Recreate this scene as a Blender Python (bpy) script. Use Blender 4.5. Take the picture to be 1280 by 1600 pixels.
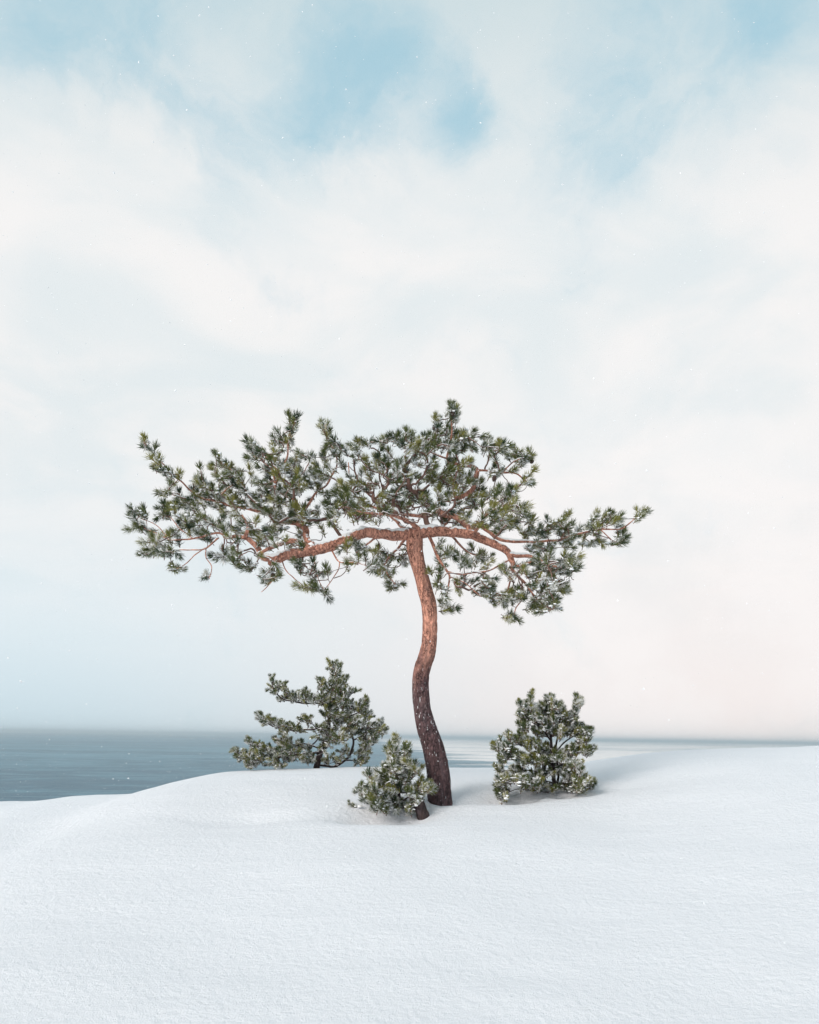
import bpy, math
import numpy as np
from mathutils import Vector, Matrix

rng = np.random.default_rng(11)
scene = bpy.context.scene
for o in list(bpy.data.objects):
    bpy.data.objects.remove(o)
COL = scene.collection
R = math.radians

# ------------------------------------------------------------------ camera
CAM = np.array([0.0, 0.0, 0.5])
FPX, CX, CY, ROLL = 1600.0, 640.0, 1152.0, R(0.89)
RIGHT = np.array([math.cos(ROLL), 0, math.sin(ROLL)])
UP = np.array([-math.sin(ROLL), 0, math.cos(ROLL)])
FWD = np.array([0, 1.0, 0])
cd = bpy.data.cameras.new('camera')
cam = bpy.data.objects.new('camera', cd)
COL.objects.link(cam)
cd.sensor_width = 36; cd.lens = 36 * FPX / 1600; cd.shift_y = (CY - 800) / 1600
cd.clip_start = 0.05; cd.clip_end = 40000
m = Matrix.Identity(4)
for i in range(3):
    m[i][0] = RIGHT[i]; m[i][1] = UP[i]; m[i][2] = -FWD[i]; m[i][3] = CAM[i]
cam.matrix_world = m
scene.camera = cam

def at(px, py, d):
    return CAM + d * (FWD + (px - CX) / FPX * RIGHT + (CY - py) / FPX * UP)

# ------------------------------------------------------------------ sun, sky, exposure
SUN_EL, SUN_AZ = R(29), R(-138)          # azimuth clockwise from +Y
SUN = np.array([math.sin(SUN_AZ) * math.cos(SUN_EL), math.cos(SUN_AZ) * math.cos(SUN_EL), math.sin(SUN_EL)])
sl = bpy.data.lights.new('sun', 'SUN'); sl.energy = 2.1; sl.angle = R(30); sl.color = (1.0, 0.91, 0.83)
so = bpy.data.objects.new('sun', sl); COL.objects.link(so)
so.rotation_euler = Vector(-SUN).to_track_quat('-Z', 'Y').to_euler(); so.location = (-5, -6, 8)

scene.view_settings.view_transform = 'Standard'
scene.view_settings.look = 'None'
scene.view_settings.exposure = 0.33
scene.view_settings.gamma = 1.0
scene.view_settings.use_curve_mapping = False

class NT:
    """small node helper"""
    def __init__(s, tree):
        s.t = tree; s.n = tree.nodes; s.l = tree.links
    def new(s, kind, **kw):
        nd = s.n.new(kind)
        for k, v in kw.items(): setattr(nd, k, v)
        return nd
    def put(s, sock, v):
        if isinstance(v, bpy.types.NodeSocket): s.l.new(v, sock)
        else: sock.default_value = v
    def math(s, op, a, b=0.0, c=0.0, clamp=False):
        nd = s.new('ShaderNodeMath', operation=op, use_clamp=clamp)
        for k, v in zip(range(3), (a, b, c)): s.put(nd.inputs[k], v)
        return nd.outputs[0]
    def vmath(s, op, a, b=(0, 0, 0), scale=None):
        nd = s.new('ShaderNodeVectorMath', operation=op)
        s.put(nd.inputs[0], a); s.put(nd.inputs[1], b)
        if scale is not None: s.put(nd.inputs['Scale'], scale)
        return nd.outputs['Value'] if op in ('DOT_PRODUCT', 'DISTANCE', 'LENGTH') else nd.outputs[0]
    def ramp(s, v, a, b, c=0.0, d=1.0, smooth=True):
        nd = s.new('ShaderNodeMapRange', interpolation_type='SMOOTHSTEP' if smooth else 'LINEAR')
        s.put(nd.inputs[0], v)
        for k, x in zip(range(1, 5), (a, b, c, d)): s.put(nd.inputs[k], x)
        return nd.outputs[0]
    def noise(s, vec, scale, detail=4, rough=0.55, dist=0.0, out=0):
        nd = s.new('ShaderNodeTexNoise')
        if vec is not None: s.put(nd.inputs['Vector'], vec)
        for k, x in (('Scale', scale), ('Detail', detail), ('Roughness', rough), ('Distortion', dist)): s.put(nd.inputs[k], x)
        return nd.outputs[out]
    def mix(s, f, a, b):
        nd = s.new('ShaderNodeMix', data_type='RGBA')
        s.put(nd.inputs[0], f)
        for k, v in ((6, a), (7, b)):
            if not isinstance(v, bpy.types.NodeSocket) and len(v) == 3: v = (*v, 1)
            s.put(nd.inputs[k], v)
        return nd.outputs[2]

world = bpy.data.worlds.new('World'); scene.world = world; world.use_nodes = True
w = NT(world.node_tree); w.n.clear()
SK = 0.1
skt = w.new('ShaderNodeTexSky', sky_type='NISHITA', sun_disc=False, sun_elevation=SUN_EL, sun_rotation=SUN_AZ,
            air_density=1.0, dust_density=1.5, ozone_density=2.0)
dirv = w.new('ShaderNodeTexCoord').outputs['Generated']
sep = w.new('ShaderNodeSeparateXYZ'); w.l.new(dirv, sep.inputs[0])
dz = sep.outputs[2]
# cloud-plane coordinates
den = w.math('ADD', w.math('MAXIMUM', dz, 0.0), 0.22)
comb = w.new('ShaderNodeCombineXYZ')
w.l.new(w.math('DIVIDE', sep.outputs[0], den), comb.inputs[0]); w.l.new(w.math('DIVIDE', sep.outputs[1], den), comb.inputs[1])
cp = comb.outputs[0]
warp = w.vmath('SCALE', w.vmath('SUBTRACT', w.noise(dirv, 5.0, 6, 0.62, out=1), (0.5, 0.5, 0.5)), scale=0.13)
wd = w.vmath('ADD', dirv, warp)
def pdir(px, py):
    v = at(px, py, 1.0) - CAM
    return tuple(v / np.linalg.norm(v))
gap = None
for px, py, rad, st in [(620, 110, 120, .6), (540, 175, 130, .55), (490, 240, 110, .35), (765, 195, 85, .75), (750, 130, 60, .6), (680, 210, 120, .35), (340, 255, 110, .7),
                        (965, 250, 120, .7), (1090, 20, 160, .85), (190, 20, 180, .75), (1230, 10, 120, .25), (60, 0, 140, .2), (640, 20, 120, .3), (1260, 60, 170, .4),
                        (400, 60, 190, .5), (900, 40, 160, .45), (1250, 320, 80, .25), (40, 110, 150, .35), (560, 300, 230, .3), (860, 290, 200, .28)]:
    g = w.ramp(w.vmath('DISTANCE', wd, pdir(px, py)), rad / FPX * 1.15, 0.0, 0.0, st)
    gap = g if gap is None else w.math('ADD', gap, g)
# the same broken cloud carries on everywhere else, thinning towards the zenith
outside = w.ramp(w.vmath('DISTANCE', dirv, pdir(640, 250)), 0.40, 0.75, 0.0, 1.0)
ng = w.math('MULTIPLY', w.ramp(w.noise(cp, 2.6, 6, 0.55, 0.3), 0.46, 0.72), w.ramp(dz, 0.30, 0.6, 0.0, 0.9))
gap = w.math('ADD', gap, w.math('MULTIPLY', ng, outside))
gap = w.ramp(w.math('ADD', gap, w.math('MULTIPLY', w.math('SUBTRACT', w.noise(wd, 8.5, 7, 0.6, 0.5), 0.5), 2.3)), 0.10, 1.55, 0.0, 0.9)
# cloud brightness and tint: cold squall low down, warm where the sun sits behind it
sdot = w.vmath('DOT_PRODUCT', dirv, pdir(1070, 915))      # where the overcast thins, low over the sea
squall = w.ramp(w.vmath('DISTANCE', dirv, pdir(-150, 1080)), 0.75, 0.05)
low = w.mix(w.ramp(sdot, 0.55, 0.965), (0.84, 0.86, 0.875), (0.955, 0.87, 0.845))
low = w.mix(squall, low, (0.62, 0.76, 0.83))
low2 = w.mix(squall, w.mix(w.ramp(sdot, 0.55, 0.96), (0.86, 0.88, 0.89), (0.925, 0.875, 0.862)), (0.75, 0.85, 0.90))
low = w.mix(w.ramp(dz, -0.02, 0.12), low, low2)
cl = w.mix(w.ramp(w.noise(cp, 2.7, 6, 0.52, 0.5), 0.36, 0.64), (0.785, 0.84, 0.86), (0.915, 0.905, 0.90))
cl = w.mix(w.ramp(dz, 0.42, 0.66), cl, (0.56, 0.69, 0.73))
cl = w.mix(w.ramp(dz, 0.04, 0.30), low, cl)
glow = w.math('MULTIPLY', w.ramp(sdot, 0.965, 0.999), w.ramp(w.noise(dirv, 9.0, 5), 0.38, 0.6, 0.25, 1.0))
cl = w.mix(w.math('MULTIPLY', glow, 0.6), cl, (0.99, 0.955, 0.945))
clr = w.vmath('SCALE', cl, scale=0.80 / SK)
blue = w.mix(0.75, skt.outputs[0], (3.7, 5.9, 6.7))
col = w.mix(gap, clr, blue)
bg = w.new('ShaderNodeBackground'); w.l.new(col, bg.inputs[0]); bg.inputs[1].default_value = SK
w.l.new(bg.outputs[0], w.new('ShaderNodeOutputWorld').inputs[0])

# ------------------------------------------------------------------ numpy helpers
def hash3(i, j, k, seed=0):
    n = (i * 374761393 + j * 668265263 + k * 2147483647 + seed * 974711) & 0xffffffff
    n = ((n ^ (n >> 13)) * 1274126177) & 0xffffffff
    return ((n ^ (n >> 16)) & 0xffffff) / float(0xffffff)
def vnoise(P, seed=0):
    """smooth value noise, P (n,3) -> -1..1"""
    P = np.asarray(P, float); I = np.floor(P).astype(np.int64); f = P - I; f = f * f * (3 - 2 * f)
    r = 0
    for a in (0, 1):
        for b in (0, 1):
            for c in (0, 1):
                wgt = (f[:, 0] if a else 1 - f[:, 0]) * (f[:, 1] if b else 1 - f[:, 1]) * (f[:, 2] if c else 1 - f[:, 2])
                r = r + wgt * hash3(I[:, 0] + a, I[:, 1] + b, I[:, 2] + c, seed)
    return r * 2 - 1
def fbm(P, seed=0, octv=4, gain=0.5):
    r = 0; a = 1.0; P = np.asarray(P, float)
    for o in range(octv):
        r = r + a * vnoise(P * 2 ** o + 13.7 * o, seed + o); a *= gain
    return r
def norm(v):
    v = np.asarray(v, float); return v / (np.linalg.norm(v, axis=-1, keepdims=True) + 1e-12)

def mesh_np(name, V, T, mats, mi=None, smooth=False, attrs=None):
    V = np.ascontiguousarray(V, np.float32); T = np.ascontiguousarray(T, np.int32)
    me = bpy.data.meshes.new(name)
    me.vertices.add(len(V)); me.vertices.foreach_set('co', V.ravel())
    k = T.shape[1]
    me.loops.add(T.size); me.loops.foreach_set('vertex_index', T.ravel())
    me.polygons.add(len(T)); me.polygons.foreach_set('loop_start', np.arange(0, T.size, k, dtype=np.int32))
    if mi is not None: me.polygons.foreach_set('material_index', np.ascontiguousarray(mi, np.int32))
    me.polygons.foreach_set('use_smooth', np.full(len(T), smooth, bool))
    for mt in mats: me.materials.append(mt)
    for an, av in (attrs or {}).items():
        a = me.attributes.new(an, 'FLOAT', 'POINT'); a.data.foreach_set('value', np.ascontiguousarray(av, np.float32))
    me.update(calc_edges=True)
    return me
def add(name, me, parent=None, **props):
    o = bpy.data.objects.new(name, me); COL.objects.link(o)
    if parent is not None: o.parent = parent
    for k, v in props.items(): o[k] = v
    return o
class Bag:
    def __init__(s): s.V = []; s.T = []; s.n = 0; s.A = []; s.M = []
    def add(s, V, T, a=0.0, mi=0):
        s.V.append(V); s.T.append(np.asarray(T) + s.n); s.n += len(V)
        s.A.append(np.full(len(V), a) if np.isscalar(a) else a)
        s.M.append(np.full(len(T), mi) if np.isscalar(mi) else mi)
    def mesh(s, name, mats, smooth=False):
        return mesh_np(name, np.concatenate(s.V), np.concatenate(s.T), mats, np.concatenate(s.M), smooth, {'tint': np.concatenate(s.A)})

def spline(P, step):
    """Catmull-Rom through rows of P (first 3 columns are space), resampled at about step"""
    P = np.asarray(P, float)
    Q = np.vstack([2 * P[0] - P[1], P, 2 * P[-1] - P[-2]])
    out = []
    for i in range(1, len(Q) - 2):
        n = max(1, int(round(np.linalg.norm(Q[i + 1, :3] - Q[i, :3]) / step)))
        t = (np.arange(n) / n)[:, None]
        a, b, c, d = Q[i - 1], Q[i], Q[i + 1], Q[i + 2]
        out.append(0.5 * (2 * b + (c - a) * t + (2 * a - 5 * b + 4 * c - d) * t ** 2 + (3 * b - a - 3 * c + d) * t ** 3))
    out.append(P[-1:])
    return np.vstack(out)

def frames(P):
    n = len(P); Tn = np.gradient(P, axis=0) if n > 2 else np.repeat(P[1:] - P[:1], 2, 0)
    Tn = norm(Tn); U = np.zeros_like(Tn)
    ref = np.array([0, 1.0, 0]) if abs(Tn[0, 1]) < 0.8 else np.array([1.0, 0, 0])
    u = norm(np.cross(Tn[0], ref))
    for i in range(n):
        u = u - Tn[i] * np.dot(u, Tn[i]); u = u / (np.linalg.norm(u) + 1e-9); U[i] = u
    return Tn, U, np.cross(Tn, U)
def tube(P, rad, k, disp=None):
    P = np.asarray(P, float); n = len(P); Tn, U, W = frames(P)
    th = np.linspace(0, 2 * math.pi, k, endpoint=False)
    rr = np.asarray(rad, float)[:, None] * np.ones((1, k))
    if disp is not None: rr = rr + disp
    V = P[:, None] + rr[..., None] * (np.cos(th)[None, :, None] * U[:, None] + np.sin(th)[None, :, None] * W[:, None])
    V = V.reshape(-1, 3)
    i = np.arange(n - 1)[:, None] * k; j = np.arange(k)[None]; j2 = (j + 1) % k
    a, b, c, d = i + j, i + j2, i + k + j2, i + k + j
    T = np.concatenate([np.stack([a, b, c], -1).reshape(-1, 3), np.stack([a, c, d], -1).reshape(-1, 3)])
    V = np.vstack([V, P[0], P[-1] + Tn[-1] * rad[-1] * 0.5]); s, e = n * k, n * k + 1
    jj = np.arange(k); q = (jj + 1) % k
    T = np.vstack([T, np.stack([np.full(k, s), q, jj], -1), np.stack([np.full(k, e), (n - 1) * k + jj, (n - 1) * k + q], -1)])
    return V, T

def ico():
    p = (1 + 5 ** .5) / 2
    V = norm(np.array([(-1, p, 0), (1, p, 0), (-1, -p, 0), (1, -p, 0), (0, -1, p), (0, 1, p), (0, -1, -p), (0, 1, -p), (p, 0, -1), (p, 0, 1), (-p, 0, -1), (-p, 0, 1)]))
    F = [(0, 11, 5), (0, 5, 1), (0, 1, 7), (0, 7, 10), (0, 10, 11), (1, 5, 9), (5, 11, 4), (11, 10, 2), (10, 7, 6), (7, 1, 8), (3, 9, 4), (3, 4, 2), (3, 2, 6), (3, 6, 8), (3, 8, 9), (4, 9, 5), (2, 4, 11), (6, 2, 10), (8, 6, 7), (9, 8, 1)]
    V = list(map(tuple, V)); cache = {}; G = []
    def mid(a, b):
        key = (min(a, b), max(a, b))
        if key not in cache:
            V.append(tuple(norm((np.array(V[a]) + np.array(V[b])) / 2))); cache[key] = len(V) - 1
        return cache[key]
    for a, b, c in F:
        x, y, z = mid(a, b), mid(b, c), mid(c, a); G += [(a, x, z), (b, y, x), (c, z, y), (x, y, z)]
    return np.array(V), np.array(G)
ICO_V, ICO_T = ico()

# ------------------------------------------------------------------ materials
def material(name):
    mt = bpy.data.materials.new(name); mt.use_nodes = True
    n = NT(mt.node_tree); b = n.n['Principled BSDF']
    return mt, n, b
def bump(n, h, strength, dist, b):
    bp = n.new('ShaderNodeBump'); n.put(bp.inputs['Strength'], strength); n.put(bp.inputs['Distance'], dist); n.put(bp.inputs['Height'], h)
    n.l.new(bp.outputs[0], b.inputs['Normal'])

SNOWC = (0.90, 0.915, 0.935)
m_snow, n, b = material('ground_snow')
oc = n.new('ShaderNodeTexCoord').outputs['Object']
b.inputs['Roughness'].default_value = 0.75; b.inputs['Specular IOR Level'].default_value = 0.25
grain = n.noise(oc, 170, 3, 0.7); lump = n.noise(oc, 26, 4, 0.6)
st = n.new('ShaderNodeMapping'); st.inputs['Scale'].default_value = (5, 13, 9); st.inputs['Rotation'].default_value = (0, 0, R(-14)); n.l.new(oc, st.inputs[0])
rip = n.noise(st.outputs[0], 1.0, 4, 0.6)
h = n.math('ADD', n.math('MULTIPLY', grain, 0.5), n.math('ADD', n.math('MULTIPLY', lump, 0.9), n.math('MULTIPLY', rip, 0.55)))
bump(n, h, 0.8, 0.028, b)
n.put(b.inputs['Base Color'], n.mix(n.ramp(grain, 0.3, 0.75), (0.86, 0.88, 0.945), (0.915, 0.93, 0.97)))

m_fsnow, n, b = material('fresh_snow')
b.inputs['Roughness'].default_value = 0.8; b.inputs['Specular IOR Level'].default_value = 0.2
b.inputs['Base Color'].default_value = (0.90, 0.92, 0.94, 1)
oc = n.new('ShaderNodeTexCoord').outputs['Object']
bump(n, n.noise(oc, 160, 3, 0.7), 0.5, 0.008, b)

def bark_material(name, z0, z1, hi, lo, flecks):
    mt, n, b = material(name)
    geo = n.new('ShaderNodeNewGeometry'); pos = geo.outputs['Position']
    sp = n.new('ShaderNodeSeparateXYZ'); n.l.new(pos, sp.inputs[0])
    mp = n.new('ShaderNodeMapping'); mp.inputs['Scale'].default_value = (1, 1, 0.3); n.l.new(pos, mp.inputs[0])
    big = n.noise(mp.outputs[0], 14, 4, 0.6); fine = n.noise(mp.outputs[0], 75, 4, 0.65)
    vo = n.new('ShaderNodeTexVoronoi', feature='DISTANCE_TO_EDGE'); n.put(vo.inputs['Vector'], n.vmath('ADD', mp.outputs[0], n.vmath('SCALE', n.noise(pos, 30, 3, out=1), scale=0.07))); vo.inputs['Scale'].default_value = 42
    crack = n.math('MAXIMUM', n.ramp(vo.outputs[0], 0.0, 0.13), n.ramp(n.noise(mp.outputs[0], 20, 4, 0.7), 0.42, 0.62))
    t = n.ramp(n.math('ADD', sp.outputs[2], n.math('MULTIPLY', n.math('SUBTRACT', big, 0.5), 0.9)), z0, z1)
    c = n.mix(t, lo, hi)
    c = n.mix(n.ramp(fine, 0.35, 0.7), n.vmath('SCALE', c, scale=0.55), n.vmath('SCALE', c, scale=1.25))
    c = n.mix(n.ramp(big, 0.5, 0.75), c, n.mix(t, (0.10, 0.075, 0.085), (0.30, 0.17, 0.14)))
    c = n.mix(crack, n.mix(t, (0.018, 0.012, 0.013), (0.10, 0.045, 0.035)), c)
    # wind-blown snow caught on the bark and lying on upper sides
    nz = n.new('ShaderNodeSeparateXYZ'); n.l.new(geo.outputs['Normal'], nz.inputs[0])
    sn = n.ramp(n.math('ADD', nz.outputs[2], n.math('MULTIPLY', n.math('SUBTRACT', n.noise(pos, 22, 4), 0.5), 1.6)), 0.62, 0.8)
    fk = n.math('MULTIPLY', n.ramp(n.noise(mp.outputs[0], 58, 3, 0.6), 0.63, 0.69), n.math('MULTIPLY', n.ramp(sp.outputs[2], 1.25, 0.5), flecks))
    n.put(b.inputs['Base Color'], n.mix(n.math('MAXIMUM', sn, fk), c, (0.86, 0.88, 0.91)))
    b.inputs['Roughness'].default_value = 0.85; b.inputs['Specular IOR Level'].default_value = 0.2
    bump(n, n.math('ADD', n.math('MULTIPLY', crack, 0.5), n.math('MULTIPLY', fine, 0.6)), 0.8, 0.006, b)
    return mt
m_bark = bark_material('pine_bark', 0.75, 1.45, (0.64, 0.31, 0.225), (0.125, 0.074, 0.078), 0.85)
m_bark2 = bark_material('shrub_bark', 6, 7, (0.2, 0.1, 0.08), (0.075, 0.052, 0.05), 0.0)

def twig_material():
    mt, n, b = material('twig_bark')
    geo = n.new('ShaderNodeNewGeometry'); pos = geo.outputs['Position']
    c = n.mix(n.ramp(n.noise(pos, 18, 3), 0.35, 0.65), (0.10, 0.055, 0.045), (0.21, 0.115, 0.09))
    nz = n.new('ShaderNodeSeparateXYZ'); n.l.new(geo.outputs['Normal'], nz.inputs[0])
    sn = n.ramp(n.math('ADD', nz.outputs[2], n.math('MULTIPLY', n.math('SUBTRACT', n.noise(pos, 15, 3), 0.5), 2.2)), 0.65, 0.85)
    n.put(b.inputs['Base Color'], n.mix(sn, c, (0.86, 0.88, 0.91)))
    b.inputs['Roughness'].default_value = 0.85
    return mt
m_twig = twig_material()

def needle_material(name, frost):
    mt, n, b = material(name)
    geo = n.new('ShaderNodeNewGeometry'); pos = geo.outputs['Position']
    ti = n.new('ShaderNodeAttribute', attribute_name='tint').outputs['Fac']
    c = n.mix(n.ramp(ti, 0.0, 0.6), (0.038, 0.070, 0.034), (0.125, 0.150, 0.040))
    c = n.mix(n.ramp(ti, 0.55, 1.0), c, (0.29, 0.28, 0.075))
    nz = n.new('ShaderNodeSeparateXYZ'); n.l.new(geo.outputs['Normal'], nz.inputs[0])
    sn = n.ramp(n.math('ADD', n.math('MULTIPLY', nz.outputs[2], 0.55), n.math('MULTIPLY', n.math('SUBTRACT', n.noise(pos, 11, 4, 0.7), 0.5), 3.0)), frost, frost + 0.16)
    n.put(b.inputs['Base Color'], n.mix(sn, c, (0.90, 0.90, 0.90)))
    b.inputs['Roughness'].default_value = 0.5; b.inputs['Specular IOR Level'].default_value = 0.35
    tl = n.new('ShaderNodeBsdfTranslucent'); n.put(tl.inputs[0], n.mix(sn, n.vmath('SCALE', c, scale=1.5), (0.88, 0.89, 0.90)))
    mx = n.new('ShaderNodeMixShader'); mx.inputs[0].default_value = 0.3
    n.l.new(b.outputs[0], mx.inputs[1]); n.l.new(tl.outputs[0], mx.inputs[2]); n.l.new(mx.outputs[0], n.n['Material Output'].inputs[0])
    return mt
m_needle = needle_material('pine_needles', 0.10)
m_needle2 = needle_material('shrub_needles', 0.06)

m_cone, n, b = material('pine_cone')
b.inputs['Base Color'].default_value = (0.07, 0.04, 0.03, 1); b.inputs['Roughness'].default_value = 0.8

m_wood, n, b = material('broken_wood')
oc = n.new('ShaderNodeTexCoord').outputs['Object']
n.put(b.inputs['Base Color'], n.mix(n.noise(oc, 60, 4), (0.10, 0.07, 0.055), (0.22, 0.16, 0.12))); b.inputs['Roughness'].default_value = 0.9

# sea: cold open water on the left, wind-streaked drift ice to the right
m_sea, n, b = material('cold_sea')
pos = n.new('ShaderNodeNewGeometry').outputs['Position']
sp = n.new('ShaderNodeSeparateXYZ'); n.l.new(pos, sp.inputs[0])
bear = n.math('DIVIDE', sp.outputs[0], n.math('ADD', n.math('ABSOLUTE', sp.outputs[1]), 20.0))
def stretched(sx, sy, detail=4, rough=0.55, dist=0.3):
    mp = n.new('ShaderNodeMapping'); mp.inputs['Scale'].default_value = (sx, sy, 1); n.l.new(pos, mp.inputs[0])
    return n.noise(mp.outputs[0], 1.0, detail, rough, dist)
floe = n.math('ADD', n.math('MULTIPLY', stretched(0.006, 0.010, 5, 0.65), 0.42), n.math('ADD', n.math('MULTIPLY', stretched(0.03, 0.055, 5, 0.65), 0.33), n.math('MULTIPLY', stretched(0.16, 0.28, 5, 0.7), 0.25)))
cover = n.ramp(n.math('MULTIPLY_ADD', sp.outputs[1], 0.05, sp.outputs[0]), -30.0, 30.0, -0.34, 0.05, smooth=False)
ice = n.ramp(n.math('ADD', floe, cover), 0.44, 0.56)
band = n.math('ADD', n.math('MULTIPLY', stretched(0.006, 0.014, 6, 0.7), 0.5), n.math('MULTIPLY', stretched(0.12, 0.25, 6, 0.75), 0.5))
sea_c = n.mix(n.ramp(band, 0.42, 0.58), (0.020, 0.095, 0.15), (0.085, 0.225, 0.30))
grn = stretched(0.5, 1.6, 4, 0.7)
ice_c = n.mix(n.ramp(grn, 0.3, 0.7), (0.62, 0.60, 0.61), (0.90, 0.86, 0.855))
n.put(b.inputs['Base Color'], n.mix(ice, sea_c, ice_c))
n.put(b.inputs['Roughness'], n.math('MULTIPLY_ADD', ice, 0.45, 0.32))
b.inputs['IOR'].default_value = 1.33
n.put(b.inputs['Specular IOR Level'], n.math('MULTIPLY_ADD', ice, -0.05, 0.22))
hw = n.math('ADD', n.math('MULTIPLY', stretched(0.28, 0.75, 6, 0.7), 0.6), n.math('MULTIPLY', stretched(2.5, 6.0, 3, 0.6), 0.18))
bump(n, hw, n.math('MULTIPLY_ADD', ice, -0.5, 0.9), 0.55, b)

# ------------------------------------------------------------------ terrain
CREST_Y = 10.5
crest_px = [(-500, 1275), (-200, 1262), (0, 1253), (45, 1254), (100, 1246), (160, 1243), (215, 1240), (270, 1222), (340, 1207.5), (430, 1202), (560, 1199), (770, 1200),
            (860, 1197), (920, 1191), (1000, 1178), (1070, 1171.5), (1150, 1170), (1280, 1165.5), (1500, 1150), (1900, 1128)]
cxs = []; czs = []
for px, py in crest_px:
    p = at(px, py, CREST_Y); cxs.append(p[0]); czs.append(p[2])
_x = np.linspace(-8, 9, 1200); _z = np.interp(_x, cxs, czs)
_k = np.exp(-np.linspace(-2, 2, 41) ** 2); _k /= _k.sum()
_z = np.convolve(np.pad(_z, 20, mode='edge'), _k, 'valid')
SEA_Z = -3.6
dips = []      # (x, y, radius x, radius y, depth)
def terrain(x, y, detail=True):
    x = np.asarray(x, float); y = np.asarray(y, float)
    # crest height follows the bearing near the camera's side and plain x behind
    zc = np.interp(x, _x, _z)
    s = np.clip(y / CREST_Y, 0, 1.0); s = s * s * (3 - 2 * s)
    near = -0.92 + 0.03 * np.clip(x, -8, 8)
    z = near + (zc - near) * s
    past = np.clip(y - CREST_Y, 0, None)
    z = z - 0.115 * past ** 2 / (1 + 0.06 * past)
    back = np.clip(-y - 8, 0, None); side = np.clip(np.abs(x) - 14, 0, None)
    z = z - 0.008 * back ** 1.6 - 0.01 * side ** 1.7
    z = np.maximum(z, -9.0)
    P = np.stack([x, y, 0 * x], -1).reshape(-1, 3)
    if detail:
        fade = np.clip(1.2 - np.abs(y.ravel() - CREST_Y) / 1.0, 0.0, 1.0)
        z = z + ((0.036 * fbm(P * 0.8, 3, 2)) * (1 - fade)).reshape(z.shape)
        Q = P * np.array([2.1, 4.2, 1])
        z = z + (0.0065 * fbm(Q, 9, 3)).reshape(z.shape)
    for dx, dy, rx, ry, dp in dips:
        z = z - dp * np.exp(-((x - dx) / rx) ** 2 - ((y - dy) / ry) ** 2)
    return z
def gz(x, y): return float(terrain(np.array([x]), np.array([y]))[0])
def ground_hit(px, py, d0=3.0, d1=11.5):
    for d in np.arange(d0, d1, 0.01):
        p = at(px, py, d)
        if p[2] <= gz(p[0], p[1]): return p
    return at(px, py, d1)
D_TREE, D_BUSH, D_RIGHT, D_WIND = 8.0, 7.75, 8.35, 10.85
for px, d, rx, ry, dp in [(598, 7.40, .30, .24, .14), (640, 7.55, .26, .18, .04), (690, 7.9, .20, .16, .03), (738, 7.95, .20, .13, .05), (800, 8.0, .24, .2, .10), (860, 8.12, .35, .18, .06),
                          (375, 7.4, .40, .26, .05), (1190, 9.3, 1.2, .5, .03), (660, 6.6, .22, 1.0, .02)]:
    p = at(px, 1152, d); dips.append((p[0], p[1], rx, ry, dp))
for px, d, rx, ry, dp in [(480, 7.6, .4, .3, -.012), (545, 7.05, .5, .3, -.02), (900, 7.6, .6, .3, -.02), (850, 8.0, .10, .07, -.05)]:
    p = at(px, 1152, d); dips.append((p[0], p[1], rx, ry, dp))

def axis(segs):
    out = [segs[0][0]]
    for a, b_, st in segs:
        k = max(1, int(round((b_ - a) / st))); out += list(a + (b_ - a) * np.arange(1, k + 1) / k)
    return np.array(out)
xs = axis([(-70, -16, 3.0), (-16, -6, .25), (-6, 6, .03), (6, 16, .25), (16, 70, 3.0)])
ys = axis([(-60, -6, 3.0), (-6, 2.5, .2), (2.5, 11.6, .03), (11.6, 22, .25), (22, 40, 2.0)])
X, Y = np.meshgrid(xs, ys)
Z = terrain(X, Y)
V = np.stack([X, Y, Z], -1).reshape(-1, 3)
nx, ny = len(xs), len(ys)
i = (np.arange(ny - 1)[:, None] * nx + np.arange(nx - 1)[None]).ravel()
F = np.stack([i, i + 1, i + nx + 1, i + nx], -1)
add('snow_ground', mesh_np('snow_ground', V, F, [m_snow], smooth=True), kind='structure', label='smooth snow-covered shore hill', category='snow')

# sea as rings out to the horizon
BIG = 9000.0
rad = np.concatenate([[0], np.geomspace(30, BIG, 40)]); th = np.linspace(0, 2 * math.pi, 97)[:-1]
V = [(0, 0, SEA_Z)]
for r_ in rad[1:]: V += [(r_ * math.cos(t), r_ * math.sin(t), SEA_Z) for t in th]
T = []
for k in range(96): T.append((0, 1 + k, 1 + (k + 1) % 96))
for a in range(len(rad) - 2):
    for k in range(96):
        p, q = 1 + a * 96 + k, 1 + a * 96 + (k + 1) % 96
        T += [(p, p + 96, q + 96), (p, q + 96, q)]
add('sea', mesh_np('sea', np.array(V), np.array(T), [m_sea]), kind='structure', label='cold grey blue sea with streaks of drift ice', category='sea')

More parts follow.
